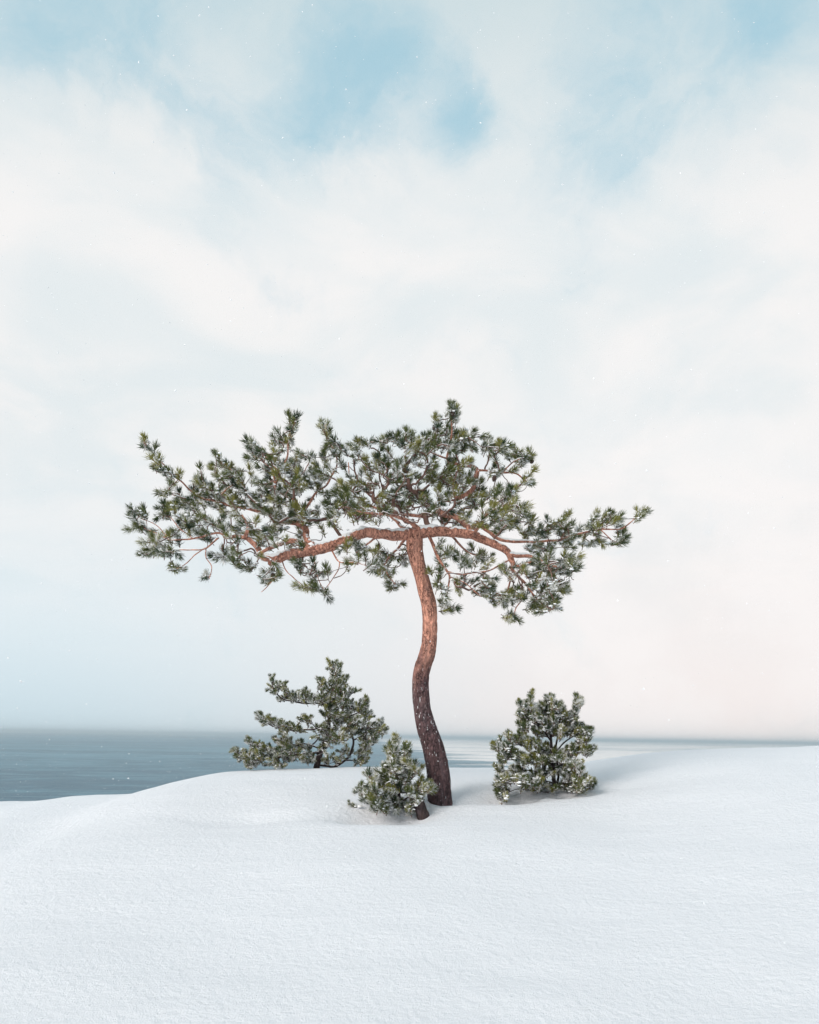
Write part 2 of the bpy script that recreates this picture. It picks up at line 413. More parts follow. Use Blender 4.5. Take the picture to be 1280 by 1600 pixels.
# ------------------------------------------------------------------ needle tufts
def make_tuft(L, nl, count, width, tint, seed, mats, spread=(35, 70), stem_r=0.0035, segs=1):
    """one pine shoot along +Z: stem with needles set round it, denser and tighter at the tip"""
    g = np.random.default_rng(seed); bag = Bag()
    bend = g.normal(0, 0.10, 2)
    def axis_at(u): return np.array([bend[0] * L * u * u, bend[1] * L * u * u, L * u])
    st = np.array([axis_at(u) for u in (0, .5, 1)])
    V, T = tube(st, np.array([stem_r, stem_r * .8, stem_r * .5]), 4); bag.add(V, T, 0.0, 1)
    u = np.where(g.random(count) < 0.42, g.uniform(0.86, 1.0, count), g.uniform(0.12, 1.0, count))
    ph = g.uniform(0, 2 * math.pi, count)
    a0 = np.radians(g.uniform(spread[0], spread[1], count)); tipk = u > 0.86
    a0[tipk] = np.radians(g.uniform(4, spread[1], tipk.sum()))
    ln = nl * g.uniform(0.72, 1.08, count) * np.where(u < 0.3, 0.8, 1.0)
    B = np.stack([bend[0] * L * u * u, bend[1] * L * u * u, L * u], -1)
    rd = np.stack([np.cos(ph), np.sin(ph), 0 * ph], -1)
    D = rd * np.sin(a0)[:, None] + np.array([0, 0, 1.0]) * np.cos(a0)[:, None]
    S = norm(np.cross(D, rd + np.array([.01, .02, .3]))); N2 = np.cross(S, D)
    wv = width * g.uniform(0.8, 1.2, count)[:, None]
    mid = B + D * ln[:, None] * 0.55; tip = B + norm(D + np.array([0, 0, .22]) + g.normal(0, .05, (count, 3))) * ln[:, None]
    r0 = [B + wv * 0.5 * (S * math.cos(a) + N2 * math.sin(a)) for a in (0.5, 2.6, 4.7)]
    r1 = [mid + wv * 0.5 * (S * math.cos(a) + N2 * math.sin(a)) for a in (0.5, 2.6, 4.7)]
    VV = np.stack(r0 + r1 + [tip], 1).reshape(-1, 3)
    f = []
    for a in range(3):
        c = (a + 1) % 3; f += [(a, c, 3 + c), (a, 3 + c, 3 + a), (3 + a, 3 + c, 6)]
    TT = (np.arange(count)[:, None, None] * 7 + np.array(f)[None]).reshape(-1, 3)
    tn = np.repeat(np.clip(tint + g.normal(0, .10, count), 0, 1), 7)
    bag.add(VV, TT, tn, 0)
    return bag

def tuft_set(scale, count, width, mats, seed):
    g = np.random.default_rng(seed); out = []
    for k in range(10):
        L = [0.045, 0.055, 0.07, 0.08, 0.10, 0.06, 0.12, 0.05, 0.09, 0.15][k] * scale
        tint = [0.1, 0.4, 0.5, 0.2, 0.6, 0.85, 0.45, 0.7, 0.3, 1.0][k]
        cnt = int(count * (0.75 + L / (0.16 * scale)))
        bag = make_tuft(L, 0.060 * scale, cnt, width, tint, seed * 100 + k, mats)
        V = np.concatenate(bag.V); T = np.concatenate(bag.T); A = np.concatenate(bag.A); M = np.concatenate(bag.M)
        out.append((mesh_np('needle_tuft', V, T, mats, M, False, {'tint': A}), V, T, A, M, L))
    return out

def rot_to(d, spin):
    d = norm(d); up = np.array([0, 0, 1.0])
    q = Vector(up).rotation_difference(Vector(d)); mq = np.array(q.to_matrix())
    c, s = math.cos(spin), math.sin(spin)
    return mq @ np.array([[c, -s, 0], [s, c, 0], [0, 0, 1]])

def lump(bag, c, r, g, flat=0.6):
    """one irregular clump of snow"""
    V = ICO_V * (1 + 0.42 * vnoise(ICO_V * 1.7 + g.uniform(0, 50, 3), 5)[:, None] + 0.18 * vnoise(ICO_V * 4.1 + g.uniform(0, 50, 3), 6)[:, None])
    a = g.uniform(0, 6.28); st = g.uniform(0.75, 1.45)
    V = V * np.array([r * st, r / st ** .5, r * flat])
    ca, sa = math.cos(a), math.sin(a)
    V = V @ np.array([[ca, sa, 0], [-sa, ca, 0], [0, 0, 1]])
    bag.add(V + c, ICO_T)

# ------------------------------------------------------------------ tree grower
def grow(name, label, group, D, base, trunk, limbs, blobs, tset, bare=(), depth_sd=0.2, tip_r=0.0022, snow_amt=0.5, snow_r=0.03,
         bark=None, needles=None, max_obj=295, seed=1, bf=0.10, gnarl=0.012, trunk_part=None, up_bias=0.45, attach_trunk_from=1e9, dens=1.17, flat_depth=None):
    g = np.random.default_rng(seed)
    root = add(name, None, label=label, category='tree', group=group) if group else add(name, None, label=label, category='tree')
    root.location = base; off = np.array(base)
    # --- skeleton nodes
    NP, NL, NA = [], [], []        # position, path length, attachable
    def add_nodes(P, l0, attach):
        l = l0 + np.concatenate([[0], np.cumsum(np.linalg.norm(np.diff(P, axis=0), axis=1))])
        for p, q, a in zip(P, l, attach): NP.append(p); NL.append(q); NA.append(a); OWN.append(len(LIMB) - 1)
    snow = Bag(); LIMB = []; OWN = []
    tr = spline(np.array([[*at(px, py, D + dd), wpx / 2 * (D + dd) / FPX] for px, py, dd, wpx in trunk]), 0.0105 if trunk_part else 0.014)
    P, rr = tr[:, :3], tr[:, 3]
    if trunk_part: me = trunk_part(P - off, rr, bark)
    else:
        k = 10; dsp = rr[:, None] * 0.10 * vnoise(np.repeat(P, k, 0) * 40 + np.tile(np.arange(k) * 1.7, len(P))[:, None], 3).reshape(len(P), k)
        V, T = tube(P - off, rr, k, dsp); me = mesh_np('trunk', V, T, [bark], smooth=True)
    add('trunk', me, root)
    top = P[:, 2].max()
    add_nodes(P[::3], 0, [i * 3 * 0.0105 > attach_trunk_from for i in range(len(P[::3]))])
    for li, lm in enumerate(limbs):
        raw = np.array([[*at(px, py, D + dd), wpx / 2 * (D + dd) / FPX] for px, py, dd, wpx in lm])
        tr = spline(raw, 0.015); P, rr = tr[:, :3].copy(), np.maximum(tr[:, 3] * np.interp(tr[:, 3], [.02, .032], [.80, 1.0]), 0.0018)
        fade = np.minimum(1, np.minimum(np.arange(len(P)), 8) / 8.0)[:, None]
        P += gnarl * fade * np.stack([vnoise(P * 9 + s * 31, s + 40) for s in range(3)], -1)
        k = 12 if rr.max() > 0.012 else 7
        cc = np.repeat(P, k, 0) * 26 + np.tile(np.stack([np.cos(np.arange(k) * 6.283 / k), np.sin(np.arange(k) * 6.283 / k), 0 * np.arange(k)], -1), (len(P), 1))
        dsp = rr[:, None] * (0.13 * vnoise(cc, 7) + 0.07 * vnoise(cc * 2.3, 8)).reshape(len(P), k)
        V, T = tube(P - off, rr, k, dsp)
        lo = add('limb', mesh_np('limb', V, T, [bark], smooth=True), root); LIMB.append(lo)
        NPa = np.array(NP); j = int(np.argmin(np.linalg.norm(NPa - P[0], axis=1)))
        n0 = 2 if len(P) > 30 else 0
        add_nodes(P[::3], NL[j], [i > n0 for i in range(len(P[::3]))])
        # snow lying along the top
        Tn = norm(np.gradient(P, axis=0)); flat = 1 - np.abs(Tn[:, 2])
        am = np.clip((vnoise(P * 11, 21) + 0.55 * vnoise(P * 31, 22) + snow_amt * 1.3 - 0.35) * 1.5, 0, 1) * (flat > 0.35)
        a = 0
        while a < len(P):
            if am[a] > 0.05:
                e = a
                while e < len(P) and am[e] > 0.05: e += 1
                if e - a >= 4:
                    h = am[a:e] * (rr[a:e] * 0.55 + 0.003); h[0] = h[-1] = 0.0005
                    kk = 7; dsp = h[:, None] * 0.5 * vnoise(np.repeat(P[a:e], kk, 0) * 60 + np.tile(np.arange(kk) * 2.1, e - a)[:, None], 9).reshape(e - a, kk)
                    V, T = tube(P[a:e] - off + np.array([0, 0, 1.0]) * (rr[a:e, None] * 0.85), h, kk, dsp); add('snow_ridge', mesh_np('snow_ridge', V, T, [m_fsnow], smooth=True), lo)
                a = e
            else: a += 1
    NPs = np.array(NP); sx = (NPs - CAM) @ RIGHT / (NPs[:, 1]) * FPX + CX; sy = CY - (NPs - CAM) @ UP / NPs[:, 1] * FPX
    att = np.array(NA)
    # --- tuft positions
    tg, kind = [], []
    for lst, bare_flag in ((blobs, False), (bare, True)):
        for bl in lst:
            x, y, rx, ry, cnt = bl[:5]; dd = bl[5] if len(bl) > 5 else None
            for _ in range(int(round(cnt * (1 if bare_flag else dens)))):
                while True:
                    u, v = g.uniform(-1, 1, 2)
                    if u * u + v * v < 1: break
                px, py = x + u * rx, y + v * ry
                if dd is None:
                    q = (sx - px) ** 2 + (sy - py) ** 2 + np.where(att, 0, 1e6); dq = NPs[int(np.argmin(q)), 1]
                    d = dq + np.clip(g.normal(0, depth_sd), -2 * depth_sd, 2 * depth_sd)
                else: d = D + dd + g.normal(0, depth_sd * .6)
                p = at(px, py, d)
                gr = gz(p[0], p[1]) + 0.015
                if p[2] < gr: p[2] = gr
                tg.append(p); kind.append(bare_flag)
    tg = np.array(tg); kind = np.array(kind); N = len(tg); M = len(NPs)
    # --- join every tuft to the nearest wood (minimum tree with a path-length bias)
    POS = np.vstack([NPs, tg]); LEN = np.concatenate([np.array(NL), np.zeros(N)]); par = np.full(M + N, -1)
    best = np.full(N, 1e9); bp = np.zeros(N, int); done = np.zeros(N, bool)
    def relax(idx):
        nonlocal best, bp
        dd = np.linalg.norm(tg - POS[idx], axis=1); c = dd + bf * LEN[idx]
        up = (c < best) & ~done; best[up] = c[up]; bp[up] = idx
    for idx in np.nonzero(att)[0]: relax(idx)
    order = []
    for _ in range(N):
        c = np.where(done, 1e9, best); k = int(np.argmin(c)); done[k] = True; p_ = bp[k]
        par[M + k] = p_; LEN[M + k] = LEN[p_] + np.linalg.norm(tg[k] - POS[p_]); order.append(k); relax(M + k)
    kids = {}
    for k in range(N): kids.setdefault(par[M + k], []).append(M + k)
    wgt = np.zeros(M + N)
    for k in reversed(order):
        i_ = M + k; wgt[i_] += 1.0; pr = par[i_]
        if pr >= M: wgt[pr] += wgt[i_]
    rad_ = tip_r * np.maximum(wgt, 1) ** 0.42
    # --- twigs: chains following the heaviest child
    tw = Bag(); DIRS = np.zeros((M + N, 3)); started = set()
    starts = [(pr, c) for pr, cs in kids.items() for c in cs if pr < M]
    while starts:
        pr, c = starts.pop()
        ch = [pr, c]
        while ch[-1] in kids:
            cs = sorted(kids[ch[-1]], key=lambda q: -wgt[q]); ch.append(cs[0])
            for o_ in cs[1:]: starts.append((ch[-2], o_))
        pts = POS[ch].copy(); rads = np.array([rad_[q] for q in ch]); rads[0] = rads[1]
        raw = np.hstack([pts, rads[:, None]]); tr = spline(raw, 0.022); P, rr = tr[:, :3], np.maximum(tr[:, 3], tip_r * .7)
        fade = np.ones(len(P)); fade[0] = 0; fade[-1] = 0.3
        P = P + fade[:, None] * np.stack([gnarl * 1.1 * vnoise(P * 14 + s * 31, s + 60) + gnarl * .5 * vnoise(P * 34 + s * 17, s + 70) for s in range(3)], -1)
        V, T = tube(P - off, rr, 5 if rr.max() > 0.005 else 4); tw.add(V, T)
        for a_, b_ in zip(ch[:-1], ch[1:]): DIRS[b_] = norm(POS[b_] - POS[a_])
        # snow on near-level twigs
        Tn = norm(np.gradient(P, axis=0))
        if len(P) > 3 and g.random() < 0.35 + 0.5 * snow_amt:
            am = np.clip(vnoise(P * 14, 33) + snow_amt - 0.1, 0, 1) * (np.abs(Tn[:, 2]) < 0.6)
            h = am * (rr * 0.7 + 0.0016)
            if (h > 0.001).sum() > 3:
                V, T = tube(P - off + np.array([0, 0, 1.0]) * rr[:, None], np.maximum(h, 0.0002), 4); snow.add(V, T)
    add('twigs', tw.mesh('twigs', [m_twig if bark is m_bark else bark], True), root, kind='stuff')
    # --- tufts
    ctr = NPs[att].mean(0)
    spec = []
    for k in range(N):
        if kind[k]: continue
        p = tg[k]; dv = DIRS[M + k]; leaf = (M + k) not in kids
        out = norm((p - ctr) * np.array([1, 1, .6]))
        d = (0.75 if leaf else 0.25) * dv + 0.45 * out + np.array([0, 0, up_bias]) + g.normal(0, .38, 3)
        vi = int(g.integers(0, 10)); sc = g.uniform(0.78, 1.2)
        q = M + k
        while q >= M: q = par[q]
        spec.append((p - norm(d) * tset[vi][5] * 0.65, norm(d), vi, sc, g.uniform(0, 6.28), OWN[q]))
    spec.sort(key=lambda s: s[0][1])      # nearest first
    rest = Bag()
    for k, (p, d, vi, sc, spin, own) in enumerate(spec):
        me, V, T, A, Mi, L = tset[vi]; Rm = rot_to(d, spin)
        if k < max_obj:
            o = add('needle_tuft', me, LIMB[own] if own >= 0 else root); mm = Matrix((Rm * sc).tolist()).to_4x4(); mm.translation = Vector(p - off); o.matrix_local = mm
        else:
            rest.add((V * sc) @ Rm.T + (p - off), T, np.clip(A + g.normal(0, .08), 0, 1), Mi)
        # clumps of snow caught in the needles
        if g.random() < snow_amt + 0.12:
            nl_ = int(g.integers(3, 7)); big = g.uniform(.55, 1.0)
            for q in range(nl_):
                u = (q + g.uniform(0, .8)) / nl_ * 1.15
                c = p - off + d * (L * sc * u) + np.array([g.normal(0, .42), g.normal(0, .42), 0.28 + g.normal(0, .15)]) * snow_r * 0.8
                lump(snow, c, snow_r * g.uniform(0.2, 0.52) * big, g, g.uniform(.35, .65))
    if rest.n: add('needles', rest.mesh('needles', [needles, m_twig]), root, kind='stuff')
    if snow.n: add('snow_load', snow.mesh('snow_load', [m_fsnow], True), root, kind='stuff')
    return root, off, spec

def zc(x0, y0, f, lst):       # zoom-crop coordinates to photograph coordinates
    out = []
    for q in lst: out.append((x0 + q[0] * f, y0 + q[1] * f) + tuple(q[2:]))
    return out
def zb(x0, y0, f, lst):
    return [(x0 + q[0] * f, y0 + q[1] * f, q[2] * f, q[3] * f, *q[4:]) for q in lst]

def plated_trunk(P, rr, bark):
    """trunk with flaky bark plates as relief"""
    k = 72; n_ = len(P)
    arc = np.concatenate([[0], np.cumsum(np.linalg.norm(np.diff(P, axis=0), axis=1))])
    th = np.arange(k) / k
    NU = 15.0; vs = 9.0
    uu = np.repeat(th[None], n_, 0) * NU; vv = np.repeat(arc[:, None], k, 1) * vs
    cyl = np.stack([np.cos(uu / NU * 6.283) * 1.6, np.sin(uu / NU * 6.283) * 1.6, vv * .35], -1).reshape(-1, 3)
    uu = uu + 0.7 * fbm(cyl * 1.6, 71, 3).reshape(n_, k); vv = vv + 0.8 * fbm(cyl * 1.6, 72, 3).reshape(n_, k)
    iu = np.floor(uu).astype(int); iv = np.floor(vv).astype(int)
    f1 = np.full(uu.shape, 9.0); f2 = np.full(uu.shape, 9.0); hid = np.zeros(uu.shape)
    for a in (-1, 0, 1):
        for c in (-1, 0, 1):
            ci = iu + a; cj = iv + c; wi = np.mod(ci, int(NU))
            jx = hash3(wi, cj, 0 * ci, 81); jy = hash3(wi, cj, 0 * ci, 82); hh = hash3(wi, cj, 0 * ci, 83)
            dd = np.hypot(ci + 0.15 + .7 * jx - uu, cj + 0.15 + .7 * jy - vv)
            nw = dd < f1; f2 = np.where(nw, f1, np.minimum(f2, dd)); hid = np.where(nw, hh, hid); f1 = np.where(nw, dd, f1)
    edge = np.clip((f2 - f1) / 0.22, 0, 1)
    depth = np.interp(arc, [0, 1.2, 2.2], [0.0075, 0.0055, 0.003])[:, None]
    dsp = depth * (edge * (0.6 + 0.8 * hid) - 0.6) + 0.004 * fbm(cyl * 0.9, 75, 3).reshape(n_, k)
    flare = np.interp(arc, [0, .10, .25], [0.018, 0.006, 0])[:, None] * np.clip(np.cos(th * 6.283 * 3 + 1.0), -.3, 1)[None]
    V, T = tube(P, rr, k, dsp + flare)
    return mesh_np('trunk', V, T, [bark], smooth=True)

# ------------------------------------------------------------------ the tall flat-topped pine
W_, S_ = 1.0, 1.0
trunk = [(690, 1272, 0, 42), (687.5, 1250, 0, 37), (685, 1208, 0, 34.5), (678, 1173, 0, 33), (667, 1138, 0, 30.5), (661, 1114, 0, 27), (658, 1090, 0, 25.5), (657, 1066, 0, 24.5),
         (660.8, 1042, 0, 24.5), (667, 1023, 0, 24), (670.6, 1002, 0, 22.8), (671.8, 971, 0, 22.5), (670, 943, 0, 24), (664.5, 923, 0, 23.4), (658.5, 900, 0, 22), (653, 880, 0, 22.5), (648.6, 861, 0, 24), (648, 845, 0, 25), (650, 832, 0, 21), (652, 824, 0, 12)]
limbs = [
 # left main limb and its continuation
 [(652, 832, 0, 17), (619, 837, -.02, 17), (592, 833, -.05, 17), (570, 832, -.08, 16.5), (549, 840, -.11, 16), (527, 850, -.14, 16), (503, 857, -.17, 17), (481, 861, -.2, 17), (455, 865, -.22, 16), (433, 874, -.25, 14), (420, 880, -.26, 9)],
 [(436, 873, -.25, 11), (412, 871, -.27, 11), (405, 858, -.28, 10.5), (390, 843, -.3, 9.5), (379, 839, -.31, 8), (353, 841, -.33, 6), (347, 835, -.33, 5), (333, 833, -.33, 4.2), (302, 842, -.3, 3.6), (285, 843, -.28, 3), (267, 843, -.25, 2.6), (252, 835, -.22, 2.2), (226, 826, -.2, 1.8)],
 [(383, 840, -.31, 8), (386, 828, -.33, 7), (387, 818, -.35, 5), (378, 806, -.4, 3)],
 [(485, 858, -.19, 12), (457, 845, -.28, 10), (433, 853, -.33, 9), (414, 862, -.35, 7), (398, 868, -.38, 4)],
 # upper-left long branch
 [(495, 856, -.15, 11), (480, 840, -.05, 11), (477, 826, 0, 11), (462, 818, .02, 10), (436, 815, .04, 9), (428, 804, .05, 8.5), (407, 800, .06, 7.5), (386, 795, .08, 6), (359, 788, .1, 5), (337, 784, .12, 4.4), (311, 775, .12, 3.8), (298, 764, .12, 3.4), (276, 745, .1, 3), (254, 725, .08, 2.6), (238, 708, .06, 2)],
 [(311, 775, .12, 3), (290, 778, .05, 2.4), (268, 772, 0, 2)],
 [(474, 826, 0, 9), (472, 806, -.06, 8), (459, 782, -.1, 6.5), (442, 773, -.12, 5), (431, 760, -.12, 4.4), (440, 736, -.12, 3.8), (449, 701, -.12, 3.2), (456, 664, -.12, 2.4)],
 [(431, 762, -.12, 4), (425, 735, -.2, 3), (412, 722, -.25, 2.4), (395, 712, -.28, 2)],
 [(472, 806, -.06, 6), (490, 775, -.02, 4.5), (509, 760, .05, 4), (518, 745, .08, 3.6), (526, 728, .1, 3.2), (525, 712, .1, 3), (518, 692, .1, 2.6), (508, 664, .1, 2)],
 [(337, 784, .12, 3.5), (352, 765, 0, 3), (372, 748, -.05, 2.6), (355, 728, -.1, 2.2), (345, 718, -.12, 1.8)],
 [(342, 840, -.33, 4), (320, 856, -.36, 3.2), (298, 859, -.36, 2.6), (280, 859, -.36, 2.2), (262, 864, -.36, 1.8)],
 [(320, 856, -.36, 2.4), (305, 867, -.38, 2.2), (290, 881, -.4, 1.8), (276, 888, -.4, 1.5)],
 [(322, 857, -.36, 2.2), (322, 871, -.36, 2), (331, 887, -.35, 1.8), (327, 903, -.35, 1.4)],
 [(267, 843, -.25, 2), (245, 822, -.2, 1.8), (222, 812, -.18, 1.6)],
 [(302, 842, -.3, 2.4), (280, 825, -.3, 2.1), (262, 805, -.3, 1.8)],
 # hanging twigs under the left limb
 [(516, 856, -.15, 3.4), (531, 878, -.2, 3), (553, 880, -.22, 2.2), (572, 884, -.24, 1.6)],
 [(531, 878, -.2, 2.4), (529, 893, -.22, 2), (514, 909, -.24, 1.7), (503, 924, -.25, 1.4)],
 [(490, 864, -.2, 2.4), (492, 885, -.25, 2.1), (497, 905, -.27, 1.8), (506, 922, -.27, 1.4)],
 [(441, 876, -.24, 2.6), (447, 892, -.28, 2.2), (459, 902, -.3, 2), (477, 917, -.3, 1.5)],
 [(425, 878, -.26, 6), (434, 893, -.3, 3.5), (420, 913, -.32, 2), (408, 923, -.33, 1.4)],
 # right main limb
 [(648, 836, 0, 17), (676, 829, .0, 17), (698, 830, .0, 16), (722, 833, 0, 15), (740, 836, 0, 14.5), (760, 844, -.02, 13.5), (775, 851, -.04, 13), (790, 859, -.06, 12), (797, 868, -.08, 11), (803, 881, -.1, 9), (803, 893, -.12, 7), (823, 913, -.15, 4.5), (832, 926, -.17, 3.4), (847, 943, -.18, 2.6), (862, 952, -.2, 1.8)],
 [(795, 866, -.08, 8), (808, 868, -.12, 8), (832, 871, -.2, 7.5), (856, 882, -.28, 6), (880, 884, -.32, 4), (900, 888, -.35, 2.4)],
 [(803, 883, -.1, 6), (815, 884, -.16, 6), (834, 876, -.22, 5)],
 [(803, 893, -.12, 5), (795, 915, -.05, 3.4), (785, 935, 0, 2.6), (770, 945, .02, 1.8)],
 [(815, 905, -.14, 3.4), (818, 930, -.14, 2.6), (806, 950, -.14, 2.2), (801, 966, -.14, 1.6)],
 [(856, 882, -.28, 3.4), (868, 900, -.3, 2.6), (884, 915, -.32, 1.8)],
 # long right arm
 [(738, 835, .02, 9), (744, 815, .1, 7), (762, 829, .14, 7), (781, 842, .17, 6.4), (810, 847, .2, 6), (845, 845, .22, 5), (876, 845, .22, 4.4), (902, 835, .22, 4), (939, 827, .22, 3.4), (968, 825, .2, 3), (985, 816, .2, 2.6), (997, 805, .2, 2)],
 [(876, 845, .22, 3), (882, 828, .16, 2.2), (872, 815, .12, 1.6)],
 [(939, 828, .22, 2.4), (955, 842, .2, 1.9), (968, 850, .2, 1.5)],
 # limb that doubles back and climbs to the top
 [(738, 835, .0, 11), (725, 818, .03, 11), (709, 807, .05, 11), (690, 802, .07, 12), (682, 793, .08, 12), (688, 781, .1, 9), (711, 778, .1, 9), (731, 770, .1, 9), (740, 760, .1, 9), (744, 745, .1, 9), (746, 735, .1, 9), (735, 729, .08, 7.5), (716, 725, .06, 6), (700, 717, .05, 5), (703, 695, .05, 4), (706, 668, .05, 3), (706, 645, .05, 2.2)],
 [(742, 735, .1, 6), (762, 735, .1, 4.5), (786, 738, .1, 4), (808, 741, .1, 3.2), (824, 750, .1, 2.2)],
 [(786, 738, .1, 3), (800, 722, .1, 2.4), (820, 714, .1, 2)],
 [(703, 700, .05, 3), (688, 690, .02, 2.6), (683, 668, 0, 2)],
 [(700, 717, .05, 3.6), (670, 705, .0, 3), (645, 692, -.05, 2.4), (608, 690, -.1, 2), (580, 688, -.12, 1.6)],
 [(684, 797, .08, 9), (672, 806, .05, 8), (644, 805, 0, 7), (620, 800, -.05, 5.5), (595, 786, -.1, 4.4), (570, 768, -.12, 3.4), (550, 750, -.12, 2.6), (545, 722, -.12, 2)],
 [(620, 800, -.05, 4), (585, 803, -.2, 3.4), (555, 800, -.3, 2.6), (525, 790, -.35, 2)],
 # limbs towards and away from the viewer
 [(655, 828, 0, 10), (640, 815, -.18, 8), (610, 805, -.35, 6), (570, 800, -.5, 4), (535, 790, -.6, 2.4)],
 [(690, 830, 0, 9), (700, 812, .25, 7), (725, 795, .45, 5), (755, 785, .6, 3)],
 [(640, 832, 0, 9), (625, 820, .25, 7), (600, 800, .45, 5), (560, 785, .6, 3)],
 [(740, 838, -.02, 8), (748, 822, -.2, 6), (765, 800, -.35, 4.4), (790, 790, -.45, 3)],
 # hanging limb right of the trunk and the ones behind it
 [(670, 836, 0, 7), (675, 848, -.03, 6.4), (679, 858, -.05, 6), (687, 875, -.08, 5.4), (698, 890, -.1, 4.8), (703, 901, -.1, 4), (700, 922, -.1, 2.8), (694, 945, -.1, 1.8)],
 [(700, 893, -.1, 3.2), (718, 896, -.12, 2.8), (736, 894, -.14, 3.2), (760, 891, -.14, 3.4), (781, 882, -.1, 4), (799, 872, -.08, 4)],
 [(703, 901, -.1, 2.8), (722, 908, -.14, 2.4), (738, 920, -.16, 2), (752, 932, -.16, 1.5)],
 [(635, 840, .05, 6), (622, 856, .25, 4.6), (610, 870, .35, 3.6), (600, 888, .4, 2.6), (618, 912, .4, 1.8)],
 [(590, 838, 0, 5), (575, 850, .2, 3.6), (558, 862, .3, 2.4)],
 [(705, 836, .05, 5), (720, 852, .2, 4), (740, 866, .3, 3), (758, 872, .35, 2)],
]
blobs = [(232, 700, 14, 12, 4), (258, 730, 18, 12, 6), (272, 748, 12, 8, 3), (260, 771, 14, 7, 4), (320, 755, 30, 22, 14), (300, 785, 28, 20, 14), (215, 808, 15, 11, 6), (262, 798, 16, 14, 7),
 (222, 826, 18, 8, 5), (275, 815, 25, 20, 8), (255, 846, 28, 12, 9), (235, 861, 15, 7, 4), (266, 870, 18, 9, 5), (276, 885, 10, 6, 4), (350, 722, 18, 14, 7), (365, 742, 15, 10, 4),
 (395, 705, 18, 13, 7), (415, 720, 25, 15, 9), (345, 790, 40, 28, 22), (325, 826, 38, 18, 15), (380, 770, 35, 25, 20), (430, 750, 40, 38, 30), (440, 697, 20, 18, 8), (456, 664, 8, 18, 6),
 (485, 730, 35, 32, 22), (508, 668, 8, 14, 5), (521, 703, 12, 12, 5), (500, 780, 50, 32, 36), (420, 800, 50, 28, 24), (400, 832, 58, 16, 16), (370, 868, 36, 12, 9), (326, 903, 6, 6, 2),
 (385, 888, 10, 8, 3), (420, 900, 18, 12, 6), (450, 880, 25, 10, 6), (490, 888, 28, 16, 8), (503, 924, 16, 7, 5), (478, 915, 6, 7, 2), (545, 780, 38, 28, 20), (548, 715, 24, 18, 9),
 (572, 689, 14, 8, 6), (605, 688, 20, 12, 8), (600, 715, 25, 12, 6), (560, 860, 33, 14, 10), (545, 880, 20, 8, 3), (600, 880, 25, 20, 14), (616, 914, 10, 7, 4), (635, 868, 12, 14, 5),
 (640, 692, 20, 13, 9), (662, 700, 24, 22, 16), (682, 662, 7, 14, 5), (706, 648, 8, 16, 9), (705, 690, 32, 20, 18), (740, 692, 20, 17, 10), (650, 740, 35, 24, 20), (700, 735, 40, 24, 24),
 (640, 775, 34, 16, 12), (720, 768, 40, 22, 24), (770, 708, 16, 15, 9), (800, 710, 20, 14, 10), (822, 716, 9, 12, 6), (780, 736, 25, 10, 7), (825, 750, 8, 9, 4), (806, 764, 8, 5, 2),
 (770, 780, 34, 24, 24), (802, 792, 18, 12, 9), (780, 815, 33, 16, 13), (820, 815, 14, 18, 7), (835, 835, 20, 10, 7), (860, 832, 22, 12, 9), (880, 825, 14, 16, 9), (857, 815, 3, 3, 1),
 (895, 846, 20, 10, 8), (850, 858, 28, 8, 8), (920, 830, 18, 10, 7), (945, 812, 20, 10, 8), (964, 818, 14, 8, 4), (966, 843, 9, 8, 4), (940, 850, 18, 7, 4), (998, 804, 11, 8, 6),
 (870, 880, 33, 12, 16), (890, 890, 14, 9, 6), (840, 890, 28, 14, 11), (800, 890, 24, 13, 7), (850, 915, 33, 11, 12), (880, 918, 8, 8, 3), (800, 935, 38, 12, 15), (845, 945, 18, 12, 9),
 (864, 946, 9, 9, 5), (802, 964, 12, 6, 5), (698, 860, 18, 14, 6), (735, 870, 20, 15, 7), (755, 872, 14, 14, 5), (760, 900, 14, 9, 3), (730, 918, 33, 16, 12), (698, 948, 12, 7, 4),
 (690, 920, 12, 14, 4), (770, 932, 18, 9, 6), (682, 890, 10, 18, 3), (580, 800, 40, 12, 9, -.3), (590, 748, 42, 24, 16), (625, 785, 45, 14, 10), (450, 842, 60, 16, 12), (480, 822, 50, 18, 12), (740, 812, 50, 16, 12), (690, 790, 40, 16, 8, -.2)]
bare = [(600, 772, 66, 32, 190), (640, 800, 60, 18, 80), (560, 800, 40, 18, 30), (720, 800, 45, 22, 24), (420, 790, 80, 35, 30), (460, 845, 50, 14, 14), (870, 895, 35, 18, 26), (820, 905, 30, 18, 16), (730, 900, 40, 22, 16), (610, 870, 35, 22, 14), (500, 895, 30, 20, 14), (360, 850, 50, 18, 16), (585, 740, 30, 20, 14)]
tsA = tuft_set(1.02, 60, 0.0036, [m_needle, m_twig], 3)
pb = at(688, 1252, D_TREE); base = (pb[0], pb[1], gz(pb[0], pb[1]))
pine, pine_off, pine_spec = grow('pine_tree', 'tall bare-trunked pine with bent reddish trunk and wide flat snowy crown', None, D_TREE, base, trunk, limbs, blobs, tsA,
     bare=bare, depth_sd=0.17, tip_r=0.0025, bark=m_bark, needles=m_needle, snow_amt=0.44, snow_r=0.034, seed=5, trunk_part=plated_trunk, attach_trunk_from=99)
